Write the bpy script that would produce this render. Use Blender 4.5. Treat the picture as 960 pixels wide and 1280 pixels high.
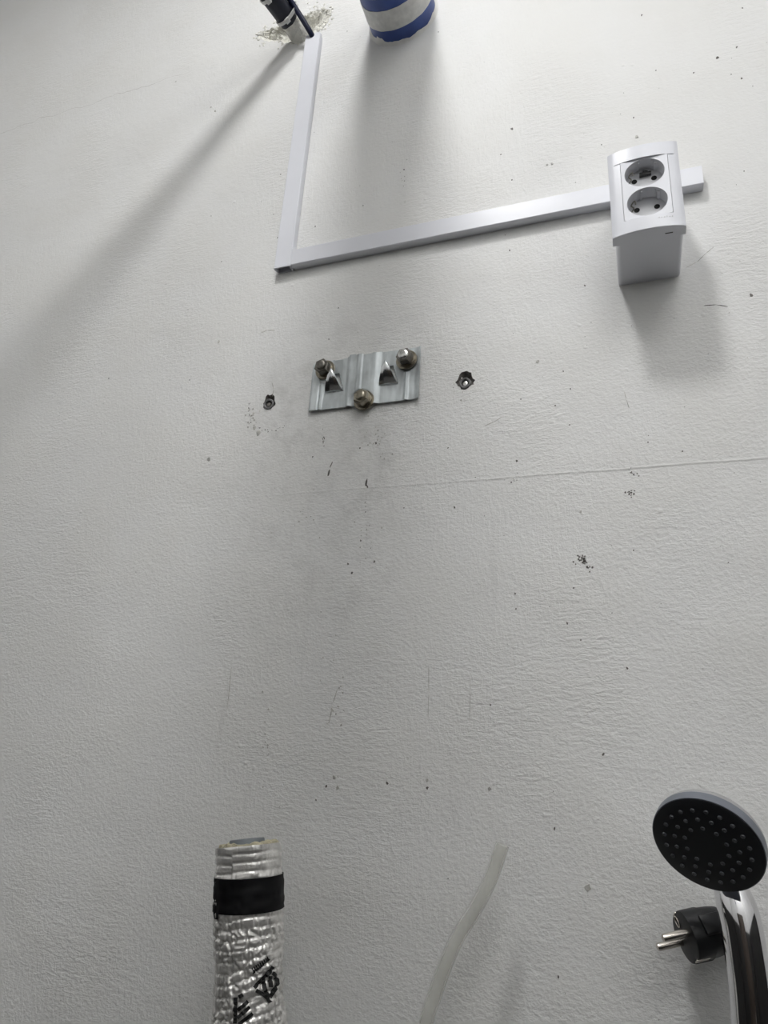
import bpy, bmesh, math, random
from mathutils import Vector, Matrix, noise
from mathutils.geometry import tessellate_polygon

scene = bpy.context.scene
for o in list(bpy.data.objects):
    bpy.data.objects.remove(o, do_unlink=True)
COL = scene.collection
random.seed(7)

# ------------------------------------------------------------------ camera
YAW, PITCH, ROLL, FPX = 0.356954, 0.341730, 0.0622265, 852.7
EYE = Vector((0.0, -0.66, 1.6))
FWD = Vector((-math.sin(YAW)*math.cos(PITCH), math.cos(YAW)*math.cos(PITCH), math.sin(PITCH)))
_r = Vector((math.cos(YAW), math.sin(YAW), 0))
_u = _r.cross(FWD)
RGT = _r*math.cos(ROLL) + _u*math.sin(ROLL)
UPV = -_r*math.sin(ROLL) + _u*math.cos(ROLL)
cd = bpy.data.cameras.new('camera')
cam = bpy.data.objects.new('camera', cd); COL.objects.link(cam)
cam.matrix_world = Matrix(((RGT.x, UPV.x, -FWD.x, EYE.x), (RGT.y, UPV.y, -FWD.y, EYE.y),
                           (RGT.z, UPV.z, -FWD.z, EYE.z), (0, 0, 0, 1)))
cd.sensor_fit = 'VERTICAL'; cd.sensor_height = 36.0; cd.lens = FPX*36.0/1280.0
cd.clip_start = 0.02; cd.clip_end = 50
scene.camera = cam

# ------------------------------------------------------------------ world, exposure
w = bpy.data.worlds.new('world'); scene.world = w; w.use_nodes = True
w.node_tree.nodes['Background'].inputs[0].default_value = (0.9, 0.95, 1, 1)
w.node_tree.nodes['Background'].inputs[1].default_value = 0.2
vs = scene.view_settings
vs.view_transform = 'Standard'; vs.look = 'None'; vs.gamma = 1.0; vs.use_curve_mapping = False
vs.exposure = 0.0
LAMP_POS = Vector((-0.245, -0.81, 3.25)); LAMP_RADIUS = 0.10; LAMP_STRENGTH = 122.0; FILL_STRENGTH = 6.3

def P(px, py, y=0.0):
    """point on the plane at depth y that the calibrated camera saw at a photo position"""
    d = RGT*((px-480)/FPX) - UPV*((py-640)/FPX) + FWD
    return EYE + d*((y-EYE.y)/d.y)

# ------------------------------------------------------------------ materials
def new_mat(name):
    m = bpy.data.materials.new(name); m.use_nodes = True
    return m, m.node_tree, m.node_tree.nodes['Principled BSDF']
def ln(nt, a, b): nt.links.new(a, b)
def node(nt, t, **kw):
    n = nt.nodes.new(t)
    for k, v in kw.items():
        if k.startswith('i_'): n.inputs[k[2:].replace('_', ' ')].default_value = v
        else: setattr(n, k, v)
    return n
def mat(name, col, rough=0.5, metal=0.0, var=0.06, vscale=40, bump=0.0, bscale=200, bdist=0.001, detail=4, spec=None, trans=0, ior=1.45):
    m, nt, b = new_mat(name)
    tc = node(nt, 'ShaderNodeTexCoord')
    n = node(nt, 'ShaderNodeTexNoise', i_Scale=vscale, i_Detail=detail)
    ln(nt, tc.outputs['Object'], n.inputs['Vector'])
    r = node(nt, 'ShaderNodeMapRange')
    r.inputs['From Min'].default_value = .3; r.inputs['From Max'].default_value = .7
    r.inputs['To Min'].default_value = 1-var; r.inputs['To Max'].default_value = 1+var
    ln(nt, n.outputs['Fac'], r.inputs['Value'])
    mx = node(nt, 'ShaderNodeVectorMath', operation='SCALE')
    mx.inputs[0].default_value = col[:3]
    ln(nt, r.outputs['Result'], mx.inputs['Scale'])
    ln(nt, mx.outputs['Vector'], b.inputs['Base Color'])
    b.inputs['Roughness'].default_value = rough; b.inputs['Metallic'].default_value = metal
    b.inputs['IOR'].default_value = ior
    if spec is not None: b.inputs['Specular IOR Level'].default_value = spec
    if trans: b.inputs['Transmission Weight'].default_value = trans
    if bump:
        n2 = node(nt, 'ShaderNodeTexNoise', i_Scale=bscale, i_Detail=3)
        ln(nt, tc.outputs['Object'], n2.inputs['Vector'])
        bp = node(nt, 'ShaderNodeBump'); bp.inputs['Strength'].default_value = bump; bp.inputs['Distance'].default_value = bdist
        ln(nt, n2.outputs['Fac'], bp.inputs['Height']); ln(nt, bp.outputs['Normal'], b.inputs['Normal'])
    return m

def wall_paint():
    m, nt, b = new_mat('wall_paint')
    tc = node(nt, 'ShaderNodeTexCoord'); ob = tc.outputs['Object']
    sep = node(nt, 'ShaderNodeSeparateXYZ'); ln(nt, ob, sep.inputs[0])
    def M(op, a, bb=None, c=None):
        n = node(nt, 'ShaderNodeMath', operation=op)
        for i, v in enumerate((a, bb, c)):
            if v is None: continue
            if isinstance(v, (int, float)): n.inputs[i].default_value = v
            else: ln(nt, v, n.inputs[i])
        return n.outputs[0]
    def NZ(scale, detail=3, rough=.55, vec=ob, dist=0.0):
        n = node(nt, 'ShaderNodeTexNoise'); n.inputs['Scale'].default_value = scale
        n.inputs['Detail'].default_value = detail; n.inputs['Roughness'].default_value = rough
        n.inputs['Distortion'].default_value = dist
        ln(nt, vec, n.inputs['Vector']); return n.outputs['Fac']
    def SM(v, a, c, ta=0.0, tb=1.0):
        n = node(nt, 'ShaderNodeMapRange', interpolation_type='SMOOTHSTEP')
        n.inputs['From Min'].default_value = a; n.inputs['From Max'].default_value = c
        n.inputs['To Min'].default_value = ta; n.inputs['To Max'].default_value = tb
        ln(nt, v, n.inputs['Value']); return n.outputs['Result']
    def MAP(sx, sy, sz, rot=0):
        mp = node(nt, 'ShaderNodeMapping'); mp.inputs['Scale'].default_value = (sx, sy, sz)
        mp.inputs['Rotation'].default_value = (0, rot, 0)
        ln(nt, ob, mp.inputs['Vector']); return mp.outputs['Vector']
    X, Z = sep.outputs['X'], sep.outputs['Z']
    def blob(cx, cz, rx, rz):
        dx = M('DIVIDE', M('SUBTRACT', X, cx), rx); dz = M('DIVIDE', M('SUBTRACT', Z, cz), rz)
        d = M('ADD', M('MULTIPLY', dx, dx), M('MULTIPLY', dz, dz))
        return SM(d, 0.0, 1.0, 1.0, 0.0)
    # --- relief
    grain = NZ(330, 3, .6, MAP(.7, 1, 1))
    peel = NZ(150, 3, .55, dist=.4)
    stroke = NZ(70, 4, .6, MAP(3.5, 1, 1, .75), .8)
    stroke2 = NZ(70, 4, .6, MAP(1, 1, 3.5, -.25), .8)
    broad = NZ(9, 3, .5)
    patch = SM(NZ(3.1, 2), .42, .6)
    patch2 = SM(NZ(4.3, 2, vec=MAP(1.3, 1, .8, .5)), .45, .62)
    rough_amt = SM(Z, 2.35, 1.55, .55, 1.0)
    h = M('MULTIPLY', M('MULTIPLY', grain, .0009), SM(Z, 2.5, 1.9, .30, 1.0))
    h = M('ADD', h, M('MULTIPLY', M('MULTIPLY', peel, .0007), rough_amt))
    h = M('ADD', h, M('MULTIPLY', M('MULTIPLY', stroke, .0009), patch))
    h = M('ADD', h, M('MULTIPLY', M('MULTIPLY', stroke2, .0012), patch2))
    h = M('ADD', h, M('MULTIPLY', broad, .004))
    # low blobs of paint, scattered
    vor = node(nt, 'ShaderNodeTexVoronoi'); vor.inputs['Scale'].default_value = 55
    ln(nt, ob, vor.inputs['Vector'])
    drops = M('MULTIPLY', SM(vor.outputs['Distance'], .04, .16, 1, 0), SM(NZ(11, 2), .55, .66))
    h = M('ADD', h, M('MULTIPLY', drops, .0005))
    # horizontal joint across the wall
    wob = M('MULTIPLY', M('SUBTRACT', NZ(14, 3), .5), .004)
    zz = M('ADD', Z, wob)
    step = SM(zz, 1.8785, 1.8803)
    amp = SM(X, -.60, .05, .15, 1.0)
    h = M('ADD', h, M('MULTIPLY', M('MULTIPLY', step, amp), .0003))
    ridge = M('MULTIPLY', SM(M('ABSOLUTE', M('SUBTRACT', zz, 1.881)), 0, .0016, 1, 0), .0002)
    h = M('ADD', h, M('MULTIPLY', ridge, amp))
    # hairline crack, upper left
    crz = M('ADD', M('SUBTRACT', Z, M('MULTIPLY', X, .0)), M('MULTIPLY', M('SUBTRACT', NZ(12, 3), .5), .05))
    crk = M('MULTIPLY', SM(M('ABSOLUTE', M('SUBTRACT', crz, 2.665)), 0, .0013, 1, 0), SM(X, -.62, -.72))
    h = M('SUBTRACT', h, M('MULTIPLY', crk, .0006))
    bp = node(nt, 'ShaderNodeBump'); bp.inputs['Strength'].default_value = .9; bp.inputs['Distance'].default_value = 1.0
    ln(nt, h, bp.inputs['Height']); ln(nt, bp.outputs['Normal'], b.inputs['Normal'])
    # --- colour: white paint, grey smudges with their own shapes
    cr = node(nt, 'ShaderNodeMix', data_type='RGBA')
    cr.inputs['A'].default_value = (.80, .80, .79, 1); cr.inputs['B'].default_value = (.785, .782, .765, 1)
    ln(nt, SM(broad, .35, .65), cr.inputs['Factor'])
    sm_n = SM(NZ(26, 5, .65), .42, .70)
    sm = M('MULTIPLY', blob(-.375, 2.00, .07, .09), M('ADD', M('MULTIPLY', sm_n, .8), .15))
    sm = M('ADD', sm, M('MULTIPLY', blob(-.33, 1.86, .16, .26), M('MULTIPLY', sm_n, .55)))
    sm = M('ADD', sm, M('MULTIPLY', blob(-.27, 1.93, .05, .12), M('MULTIPLY', sm_n, .5)))
    sm = M('ADD', sm, M('MULTIPLY', blob(-.30, 2.09, .12, .05), M('MULTIPLY', sm_n, .5)))
    streak = SM(NZ(30, 3, .5, MAP(2.2, 1, .16)), .60, .72)
    sm = M('ADD', sm, M('MULTIPLY', M('MULTIPLY', streak, blob(-.28, 1.70, .28, .24)), .35))
    sm = M('MINIMUM', sm, 1.0)
    c2 = node(nt, 'ShaderNodeMix', data_type='RGBA')
    c2.inputs['B'].default_value = (.46, .455, .44, 1)
    ln(nt, cr.outputs['Result'], c2.inputs['A']); ln(nt, M('MULTIPLY', sm, .40), c2.inputs['Factor'])
    c3 = node(nt, 'ShaderNodeMix', data_type='RGBA'); c3.inputs['B'].default_value = (.42, .40, .36, 1)
    ln(nt, c2.outputs['Result'], c3.inputs['A']); ln(nt, M('MULTIPLY', crk, .35), c3.inputs['Factor'])
    ln(nt, c3.outputs['Result'], b.inputs['Base Color'])
    b.inputs['Roughness'].default_value = .55; b.inputs['Specular IOR Level'].default_value = .35
    return m

def zinc_mat():
    m, nt, b = new_mat('galvanised_steel')
    tc = node(nt, 'ShaderNodeTexCoord')
    mp = node(nt, 'ShaderNodeMapping'); mp.inputs['Scale'].default_value = (1, 1, .18)
    ln(nt, tc.outputs['Object'], mp.inputs['Vector'])
    n = node(nt, 'ShaderNodeTexNoise', i_Scale=110, i_Detail=4); ln(nt, mp.outputs['Vector'], n.inputs['Vector'])
    v = node(nt, 'ShaderNodeTexNoise', i_Scale=38, i_Detail=5); ln(nt, tc.outputs['Object'], v.inputs['Vector'])
    mx = node(nt, 'ShaderNodeMath', operation='ADD'); ln(nt, n.outputs['Fac'], mx.inputs[0]); ln(nt, v.outputs['Fac'], mx.inputs[1])
    cr = node(nt, 'ShaderNodeValToRGB')
    cr.color_ramp.elements[0].position = .40; cr.color_ramp.elements[0].color = (.46, .49, .50, 1)
    cr.color_ramp.elements[1].position = .60; cr.color_ramp.elements[1].color = (.70, .74, .75, 1)
    hf = node(nt, 'ShaderNodeMath', operation='MULTIPLY'); hf.inputs[1].default_value = .5; ln(nt, mx.outputs[0], hf.inputs[0])
    ln(nt, hf.outputs[0], cr.inputs['Fac']); ln(nt, cr.outputs['Color'], b.inputs['Base Color'])
    b.inputs['Metallic'].default_value = .62
    rr = node(nt, 'ShaderNodeMapRange'); rr.inputs['To Min'].default_value = .42; rr.inputs['To Max'].default_value = .68
    ln(nt, v.outputs['Fac'], rr.inputs['Value']); ln(nt, rr.outputs['Result'], b.inputs['Roughness'])
    return m

MW = wall_paint()
MAT = dict(
    plaster=mat('raw_plaster', (.80, .79, .73), .9, var=.15, vscale=90, bump=.8, bscale=350, bdist=.003),
    added_dado=mat('added_dark_tile', (.040, .039, .038), .3, var=.2, vscale=9),  # for the unseen tiling added to darken the lower wall
    room=mat('painted_room_wall', (.82, .82, .81), .7, var=.03, vscale=6, bump=.3, bscale=120, bdist=.001),
    ceil=mat('ceiling_paint', (.82, .81, .79), .8, var=.03, vscale=6),
    tile=mat('dark_floor_tile', (.17, .165, .155), .4, var=.2, vscale=12),
    added_door=mat('added_door_wood', (.06, .045, .035), .45, var=.3, vscale=20),
    pvc=mat('white_pvc', (.80, .81, .86), .32, var=.015, vscale=30),
    pvc2=mat('white_box_plastic', (.80, .81, .86), .28, var=.012, vscale=30),
    recess=mat('socket_plastic', (.66, .665, .69), .35, var=.02, vscale=60),
    black=mat('black_plastic', (.012, .012, .014), .38, var=.2, vscale=60),
    hole=mat('painted_hole_dark', (.01, .01, .01), .8, var=.2, vscale=60),  # near-black for solid discs that stand in for dark hole depths
    rubber=mat('black_rubber', (.007, .0075, .009), .42, var=.25, vscale=60, bump=.3, bscale=300, bdist=.0004),
    navy=mat('navy_tube', (.012, .016, .045), .33, var=.2, vscale=50),
    insul=mat('dark_insulation', (.010, .012, .022), .5, var=.3, vscale=60, bump=.4, bscale=180, bdist=.0008),
    tie=mat('white_nylon', (.72, .72, .70), .45, var=.05, vscale=90),
    blue=mat('blue_pipe', (.045, .085, .29), .42, var=.18, vscale=40, bump=.2, bscale=120, bdist=.0005),
    wrap=mat('white_wrap', (.66, .66, .64), .5, var=.12, vscale=110, bump=.5, bscale=220, bdist=.0008),
    collar=mat('paint_collar', (.78, .775, .75), .6, var=.05, vscale=80, bump=.4, bscale=260, bdist=.0008),
    zinc=zinc_mat(), hookzinc=mat('bright_hook_steel', (.66, .68, .69), .20, 1.0, var=.1, vscale=120),
    brass=mat('yellow_zinc', (.34, .31, .25), .28, .95, var=.35, vscale=160),
    darkzinc=mat('dark_zinc', (.20, .19, .17), .38, .9, var=.4, vscale=160),
    brightzinc=mat('bright_zinc', (.72, .72, .70), .22, .95, var=.2, vscale=160),
    foil=mat('foil_jacket', (.80, .785, .76), .28, .62, var=.22, vscale=70, bump=.5, bscale=420, bdist=.0006),
    foam=mat('yellow_foam', (.50, .46, .33), .9, var=.3, vscale=180, bump=.8, bscale=300, bdist=.002),
    greypipe=mat('grey_pipe', (.20, .22, .24), .45, var=.1, vscale=60),
    tape=mat('black_tape', (.004, .004, .005), .55, spec=.25, var=.3, vscale=70, bump=.35, bscale=90, bdist=.0008),
    ink=mat('black_print', (.012, .012, .012), .5, var=.2, vscale=100),
    chrome=mat('chrome', (.78, .78, .80), .06, 1.0, var=.02, vscale=30),
    satin=mat('satin_grey_rim', (.20, .215, .25), .38, .35, var=.06, vscale=50),
    back=mat('grey_shell', (.46, .46, .47), .3, .6, var=.04, vscale=50),
    face=mat('black_face', (.010, .011, .014), .5, var=.15, vscale=60),
    nozzle=mat('grey_nozzle', (.085, .09, .10), .5, var=.1, vscale=100),
    pin=mat('nickel_pin', (.62, .58, .53), .25, 1.0, var=.06, vscale=60),
    hose=mat('clear_hose', (.93, .93, .90), .15, var=.03, vscale=40, trans=.85, ior=1.18),
    speck=mat('speck', (.15, .14, .13), .8, var=.5, vscale=150),
    chip=mat('chip', (.50, .49, .46), .85, var=.4, vscale=150),
    plug=mat('grey_wall_plug', (.16, .16, .16), .5, var=.3, vscale=200),
)
def lamp_mat(strength, name):
    m, nt, b = new_mat(name)
    b.inputs['Base Color'].default_value = (.9, .9, .88, 1)
    b.inputs['Emission Color'].default_value = (1.0, 1.0, .995, 1)
    b.inputs['Emission Strength'].default_value = strength
    return m
MAT['lamp'] = lamp_mat(LAMP_STRENGTH, 'lit_opal_glass'); MAT['panel'] = lamp_mat(FILL_STRENGTH, 'added_fill_glow')  # second emission serves only the added fill panel

# ------------------------------------------------------------------ object helpers
def tag(o, label, cat, group=None):
    o['label'] = label; o['category'] = cat
    if group: o['group'] = group
    return o
def thing(name, loc, label, cat, group=None):
    o = bpy.data.objects.new(name, None); COL.objects.link(o)
    o.empty_display_size = .02; o.location = loc
    return tag(o, label, cat, group)
def world_loc(o):
    v = Vector((0, 0, 0))
    while o is not None:
        v = v + o.location; o = o.parent
    return v
def finish(name, bm, m, parent=None, smooth=True, angle=35, local=False):
    """bmesh in world coordinates -> one mesh object, child of parent"""
    bmesh.ops.recalc_face_normals(bm, faces=bm.faces[:])
    me = bpy.data.meshes.new(name)
    if smooth:
        for f in bm.faces: f.smooth = True
        ca = math.radians(angle)
        for e in bm.edges:
            if len(e.link_faces) == 2:
                if e.calc_face_angle(0) > ca: e.smooth = False
    bm.to_mesh(me); bm.free()
    for mm in (m if isinstance(m, (list, tuple)) else [m]): me.materials.append(mm)
    o = bpy.data.objects.new(name, me); COL.objects.link(o)
    if parent is not None:
        if not local: me.transform(Matrix.Translation(-world_loc(parent)))
        o.parent = parent
    return o
def place_origin(o):
    """move a top-level mesh's origin to the centre of its base"""
    me = o.data
    xs = [v.co.copy() for v in me.vertices]
    c = Vector((sum(v.x for v in xs)/len(xs), sum(v.y for v in xs)/len(xs), min(v.z for v in xs)))
    me.transform(Matrix.Translation(-c)); o.location = c
    return o
def structure(name, bm, m, **k):
    o = finish(name, bm, m, **k); o['kind'] = 'structure'; return o
def box(bm, a, b, bev=0.0, seg=2):
    vs_ = [bm.verts.new((x, y, z)) for x in (a[0], b[0]) for y in (a[1], b[1]) for z in (a[2], b[2])]
    F = [(0, 1, 3, 2), (4, 6, 7, 5), (0, 4, 5, 1), (2, 3, 7, 6), (0, 2, 6, 4), (1, 5, 7, 3)]
    fs = [bm.faces.new([vs_[i] for i in f]) for f in F]
    if bev:
        es = list({e for f in fs for e in f.edges})
        bmesh.ops.bevel(bm, geom=es, offset=bev, segments=seg, affect='EDGES', profile=.5)
def frame_of(d, hint=Vector((0, 0, 1))):
    d = Vector(d).normalized()
    if abs(d.dot(hint)) > .95: hint = Vector((1, 0, 0))
    a = hint.cross(d).normalized(); b = d.cross(a)
    return d, a, b
def lathe(bm, origin, axis, prof, seg=32, cap0=True, cap1=True, e1=None, e2=None, close=False):
    """prof: (radius, height along axis). Shared rings, closed unless told otherwise"""
    d, a, b = frame_of(axis)
    if e1 is not None: a, b = Vector(e1).normalized(), Vector(e2).normalized()
    o = Vector(origin); rings = []
    for r, h in prof:
        rings.append([bm.verts.new(o + d*h + (a*math.cos(2*math.pi*i/seg) + b*math.sin(2*math.pi*i/seg))*r) for i in range(seg)])
    pairs = list(zip(rings, rings[1:])) + ([(rings[-1], rings[0])] if close else [])
    for p, q in pairs:
        for i in range(seg):
            bm.faces.new((p[i], p[(i+1) % seg], q[(i+1) % seg], q[i]))
    if not close:
        if cap0: bm.faces.new(rings[0][::-1])
        if cap1: bm.faces.new(rings[-1])
    return rings
def spline(pts, n=12):
    pts = [Vector(p) for p in pts]; q = [pts[0]*2-pts[1]] + pts + [pts[-1]*2-pts[-2]]; out = []
    for i in range(1, len(q)-2):
        for k in range(n):
            t = k/n
            out.append(.5*((2*q[i]) + (q[i+1]-q[i-1])*t + (2*q[i-1]-5*q[i]+4*q[i+1]-q[i+2])*t*t + (3*q[i]-q[i-1]-3*q[i+1]+q[i+2])*t**3))
    out.append(pts[-1]); return out
def tube(bm, pts, rad, seg=20, caps=True, inner=None, aspect=1.0, hint=Vector((0, 1, 0))):
    """sweep a circle along pts; rad number or function of 0..1; inner = wall thickness for a hollow tube"""
    n = len(pts); rings = []; rin = []
    for i, p in enumerate(pts):
        t = (pts[min(i+1, n-1)]-pts[max(i-1, 0)]).normalized()
        a = hint.cross(t).normalized(); b = t.cross(a)
        r = rad(i/(n-1)) if callable(rad) else rad
        rings.append([bm.verts.new(p + a*math.cos(2*math.pi*k/seg)*r + b*math.sin(2*math.pi*k/seg)*r*aspect) for k in range(seg)])
        if inner: rin.append([bm.verts.new(p + (a*math.cos(2*math.pi*k/seg) + b*math.sin(2*math.pi*k/seg))*(r-inner)) for k in range(seg)])
    for R in (rings, rin):
        for p, q in zip(R, R[1:]):
            for k in range(seg): bm.faces.new((p[k], p[(k+1) % seg], q[(k+1) % seg], q[k]))
    if inner:
        for p, q in ((rings[0], rin[0]), (rings[-1], rin[-1])):
            for k in range(seg): bm.faces.new((p[k], p[(k+1) % seg], q[(k+1) % seg], q[k]))
    elif caps:
        bm.faces.new(rings[0]); bm.faces.new(rings[-1][::-1])
def holed_plate(bm, outer, holes, y0, y1=None, skip_hole_walls=False):
    """outer / holes: (x, z) loops at depth y0, extruded to y1"""
    loops = [outer] + holes
    flat = [p for l in loops for p in l]
    tri = tessellate_polygon([[Vector((p[0], p[1], 0)) for p in l] for l in loops])
    A = [bm.verts.new((p[0], y0, p[1])) for p in flat]
    for t in tri: bm.faces.new([A[i] for i in t])
    if y1 is None: return
    B = [bm.verts.new((p[0], y1, p[1])) for p in flat]
    for t in tri: bm.faces.new([B[i] for i in t][::-1])
    k = 0
    for li, l in enumerate(loops):
        n = len(l)
        if not (li and skip_hole_walls):
            for i in range(n):
                a, b = k+i, k+(i+1) % n
                bm.faces.new((A[a], A[b], B[b], B[a]))
        k += n
def grid_plate(bm, xs, zs, yf, yb, keep=lambda x, z: True):
    """closed sheet between two height fields, with cells left out where keep() is false"""
    nx, nz = len(xs), len(zs); F = {}; B = {}
    def fv(i, j):
        if (i, j) not in F: F[i, j] = bm.verts.new((xs[i], yf(xs[i], zs[j]), zs[j]))
        return F[i, j]
    def bv(i, j):
        if (i, j) not in B: B[i, j] = bm.verts.new((xs[i], yb(xs[i], zs[j]), zs[j]))
        return B[i, j]
    K = [[keep((xs[i]+xs[i+1])/2, (zs[j]+zs[j+1])/2) for j in range(nz-1)] for i in range(nx-1)]
    ok = lambda i, j: 0 <= i < nx-1 and 0 <= j < nz-1 and K[i][j]
    for i in range(nx-1):
        for j in range(nz-1):
            if not K[i][j]: continue
            bm.faces.new((fv(i, j), fv(i+1, j), fv(i+1, j+1), fv(i, j+1)))
            bm.faces.new((bv(i, j), bv(i, j+1), bv(i+1, j+1), bv(i+1, j)))
            for (ni, nj, p, q) in ((i-1, j, (i, j), (i, j+1)), (i+1, j, (i+1, j+1), (i+1, j)), (i, j-1, (i+1, j), (i, j)), (i, j+1, (i, j+1), (i+1, j+1))):
                if not ok(ni, nj): bm.faces.new((fv(*p), bv(*p), bv(*q), fv(*q)))
def lin(a, b, n): return [a+(b-a)*i/(n-1) for i in range(n)]
def sstep(x, a, b):
    t = max(0, min(1, (x-a)/(b-a))); return t*t*(3-2*t)
def copy_tree(o, parent=None):
    c = o.copy(); COL.objects.link(c)
    if parent is not None: c.parent = parent
    for ch in list(o.children): copy_tree(ch, c)
    return c

# ================================================================== the room
RX0, RX1, RY, RZ = -1.55, 1.15, -2.0, 3.42
# ragged hole round the pipe and the two drilled holes
rim_px = [(320, 44), (330, 38.5), (340, 35), (350, 32), (362, 27), (372, 21), (383, 17), (391, 14.5), (399, 12), (408, 11), (414, 13), (413, 20), (411, 27), (405, 32.5), (398, 38),
          (390, 43), (383, 48), (376, 52.5), (366, 55), (355, 53.5), (344, 51.5), (336, 50.5), (329, 48.5), (323, 47)]
rim = []
for i, p in enumerate(rim_px):
    q = rim_px[(i+1) % len(rim_px)]
    for k in range(3):
        t = k/3; v = P(p[0]+(q[0]-p[0])*t, p[1]+(q[1]-p[1])*t)
        rim.append((v.x+random.uniform(-.0016, .0016), v.z+random.uniform(-.0025, .0025)))
def ragged(cx, cz, r, n=22, amp=.3, up=0):
    return [(cx+r*(1+random.uniform(-amp, amp)*.6)*math.cos(2*math.pi*i/n), cz+r*(1+random.uniform(-amp, amp)*.6+(up if math.sin(2*math.pi*i/n) > .5 else 0))*math.sin(2*math.pi*i/n)) for i in range(n)]
hole_l, hole_r = P(336.5, 504.5), P(581.5, 477.5)
rag_l = ragged(hole_l.x, hole_l.z+.001, .0085, up=.45); rag_r = ragged(hole_r.x, hole_r.z+.001, .0098, up=.25)
bm = bmesh.new()
holed_plate(bm, [(RX0, 0), (RX1, 0), (RX1, RZ), (RX0, RZ)], [rim, rag_l, rag_r], 0.0)
wall = structure('wall_back', bm, MW, smooth=False)
wall['label'] = 'white painted plaster wall with specks and grey smudges'
# bowls behind the holes
def bowl(name, loop, depth, m, rings=5, rough=.35):
    bm = bmesh.new(); n = len(loop)
    cx = sum(p[0] for p in loop)/n; cz = sum(p[1] for p in loop)/n; R = []
    for k in range(rings):
        t = k/rings; row = []
        for p in loop:
            x = p[0]+(cx-p[0])*t; z = p[1]+(cz-p[1])*t
            d = depth*(1-(1-t)**2.2)
            if k: d += depth*rough*(noise.noise(Vector((x*160, z*160, k*1.7))))
            row.append(bm.verts.new((x, max(d, 0) if k else 0.0, z)))
        R.append(row)
    c = bm.verts.new((cx, depth, cz))
    for a, b in zip(R, R[1:]):
        for i in range(n): bm.faces.new((a[i], a[(i+1) % n], b[(i+1) % n], b[i]))
    for i in range(n): bm.faces.new((R[-1][i], R[-1][(i+1) % n], c))
    return finish(name, bm, m, wall, angle=50)
bowl('broken_plaster', rim, .016, MAT['plaster'], 6, .45)
bowl('drill_hole', rag_l, .008, MAT['speck'], 4, .2)
bowl('drill_hole', rag_r, .008, MAT['speck'], 4, .2)
# crumbs of plaster standing proud of the hole's edge
bm = bmesh.new()
for i in range(150):
    p = random.choice(rim); s = random.uniform(.0008, .0028)
    v = Vector((p[0]+random.gauss(0, .005), random.uniform(-.0004, .0003), p[1]+random.gauss(0, .007)))
    r = bmesh.ops.create_icosphere(bm, subdivisions=1, radius=s)
    for q in r['verts']:
        q.co = v + Vector((q.co.x*random.uniform(.7, 1.4), q.co.y*.6, q.co.z*random.uniform(.7, 1.4)))
o = finish('plaster_crumbs', bm, MAT['plaster'], wall); o['kind'] = 'stuff'

# specks, chips and short cracks in the paint
def flake(bm, c, rx, rz, ang=0, n=9, lift=.0003):
    ca, sa = math.cos(ang), math.sin(ang); ring = []
    for i in range(n):
        t = 2*math.pi*i/n; k = random.uniform(.65, 1.25)
        x, z = rx*k*math.cos(t), rz*k*math.sin(t)
        ring.append((c.x+x*ca-z*sa, c.z+x*sa+z*ca))
    top = [bm.verts.new((x, -lift, z)) for x, z in ring]
    bot = [bm.verts.new((c.x+(x-c.x)*1.15, .0002, c.z+(z-c.z)*1.15)) for x, z in ring]
    bm.faces.new(top)
    for i in range(n): bm.faces.new((top[i], top[(i+1) % n], bot[(i+1) % n], bot[i]))
def crackline(bm, pts, wdt=.0005):
    for a, b in zip(pts, pts[1:]):
        A, B = P(*a), P(*b); d = B-A; L = d.length
        flake(bm, (A+B)/2, L*.55, wdt, math.atan2(d.z, d.x), 8, .0002)
def cluster(bm, px, py, n, sx, sy, r0, r1):
    for i in range(n):
        flake(bm, P(px+random.gauss(0, sx), py+random.gauss(0, sy)), random.uniform(r0, r1), random.uniform(r0, r1), random.uniform(0, 3))
dark = bmesh.new(); pale = bmesh.new()
D1 = [(802, 19, 1.6), (928, 10, 1.3), (921, 59, 1.4), (897, 72, 2.4), (927, 98, 1.7), (867, 91, 1.2), (640, 161, 2.3), (626, 193, 1.5), (792, 147, 1.4), (640, 225, 1.4), (635, 267, 1.2),
      (752, 181, 1.1), (914, 93, 1), (820, 88, 1), (930, 214, 1), (939, 369, 2.2), (731, 357, 1.3), (704, 464, 1.1), (713, 486, 1.1), (694, 507, 1.2), (651, 499, 1.2), (712, 531, 1.2),
      (810, 553, 1.2), (853, 564, 1.2), (646, 576, 1.7), (639, 603, 1.1), (792, 688, 1), (637, 313, 1.2), (470, 554, 1.7), (450, 560, 1.3), (391, 571, 1.3), (435, 705, 1.6), (440, 716, 1.9),
      (468, 702, 1.8), (451, 676, 1.2), (568, 634, 1.4), (644, 742, 1.3), (645, 761, 1.3), (717, 735, 1.3), (709, 779, 1.2), (534, 985, 2.2), (484, 979, 1.7), (408, 983, 1.7), (613, 881, 1.3),
      (754, 943, 1.4), (784, 835, 1.2), (505, 635, 1.2), (726, 800, 1.3), (220, 102, 1.3), (264, 270, .9), (237, 475, 1.3), (136, 473, 1.3), (277, 327, 1.1), (235, 387, 1.0), (395, 1000, 1.3),
      (170, 715, 1.1), (457, 640, 1.1), (560, 560, 1), (423, 385, 1.1), (411, 424, 1.2), (600, 285, 1), (347, 297, 1.1), (342, 268, 1.1), (394, 283, 1.2), (351, 218, 1.1), (454, 257, 1.2), (505, 212, 1.6),
      (548, 40, 1), (434, 39, 1.1), (693, 1036, 1.4), (698, 1221, 1.2), (547, 1211, 1.3)]
for x, y, r in D1:
    c = P(x, y); flake(dark, c, r*.00062, r*.00068*random.uniform(.8, 1.6), random.uniform(-.6, .6))
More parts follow.
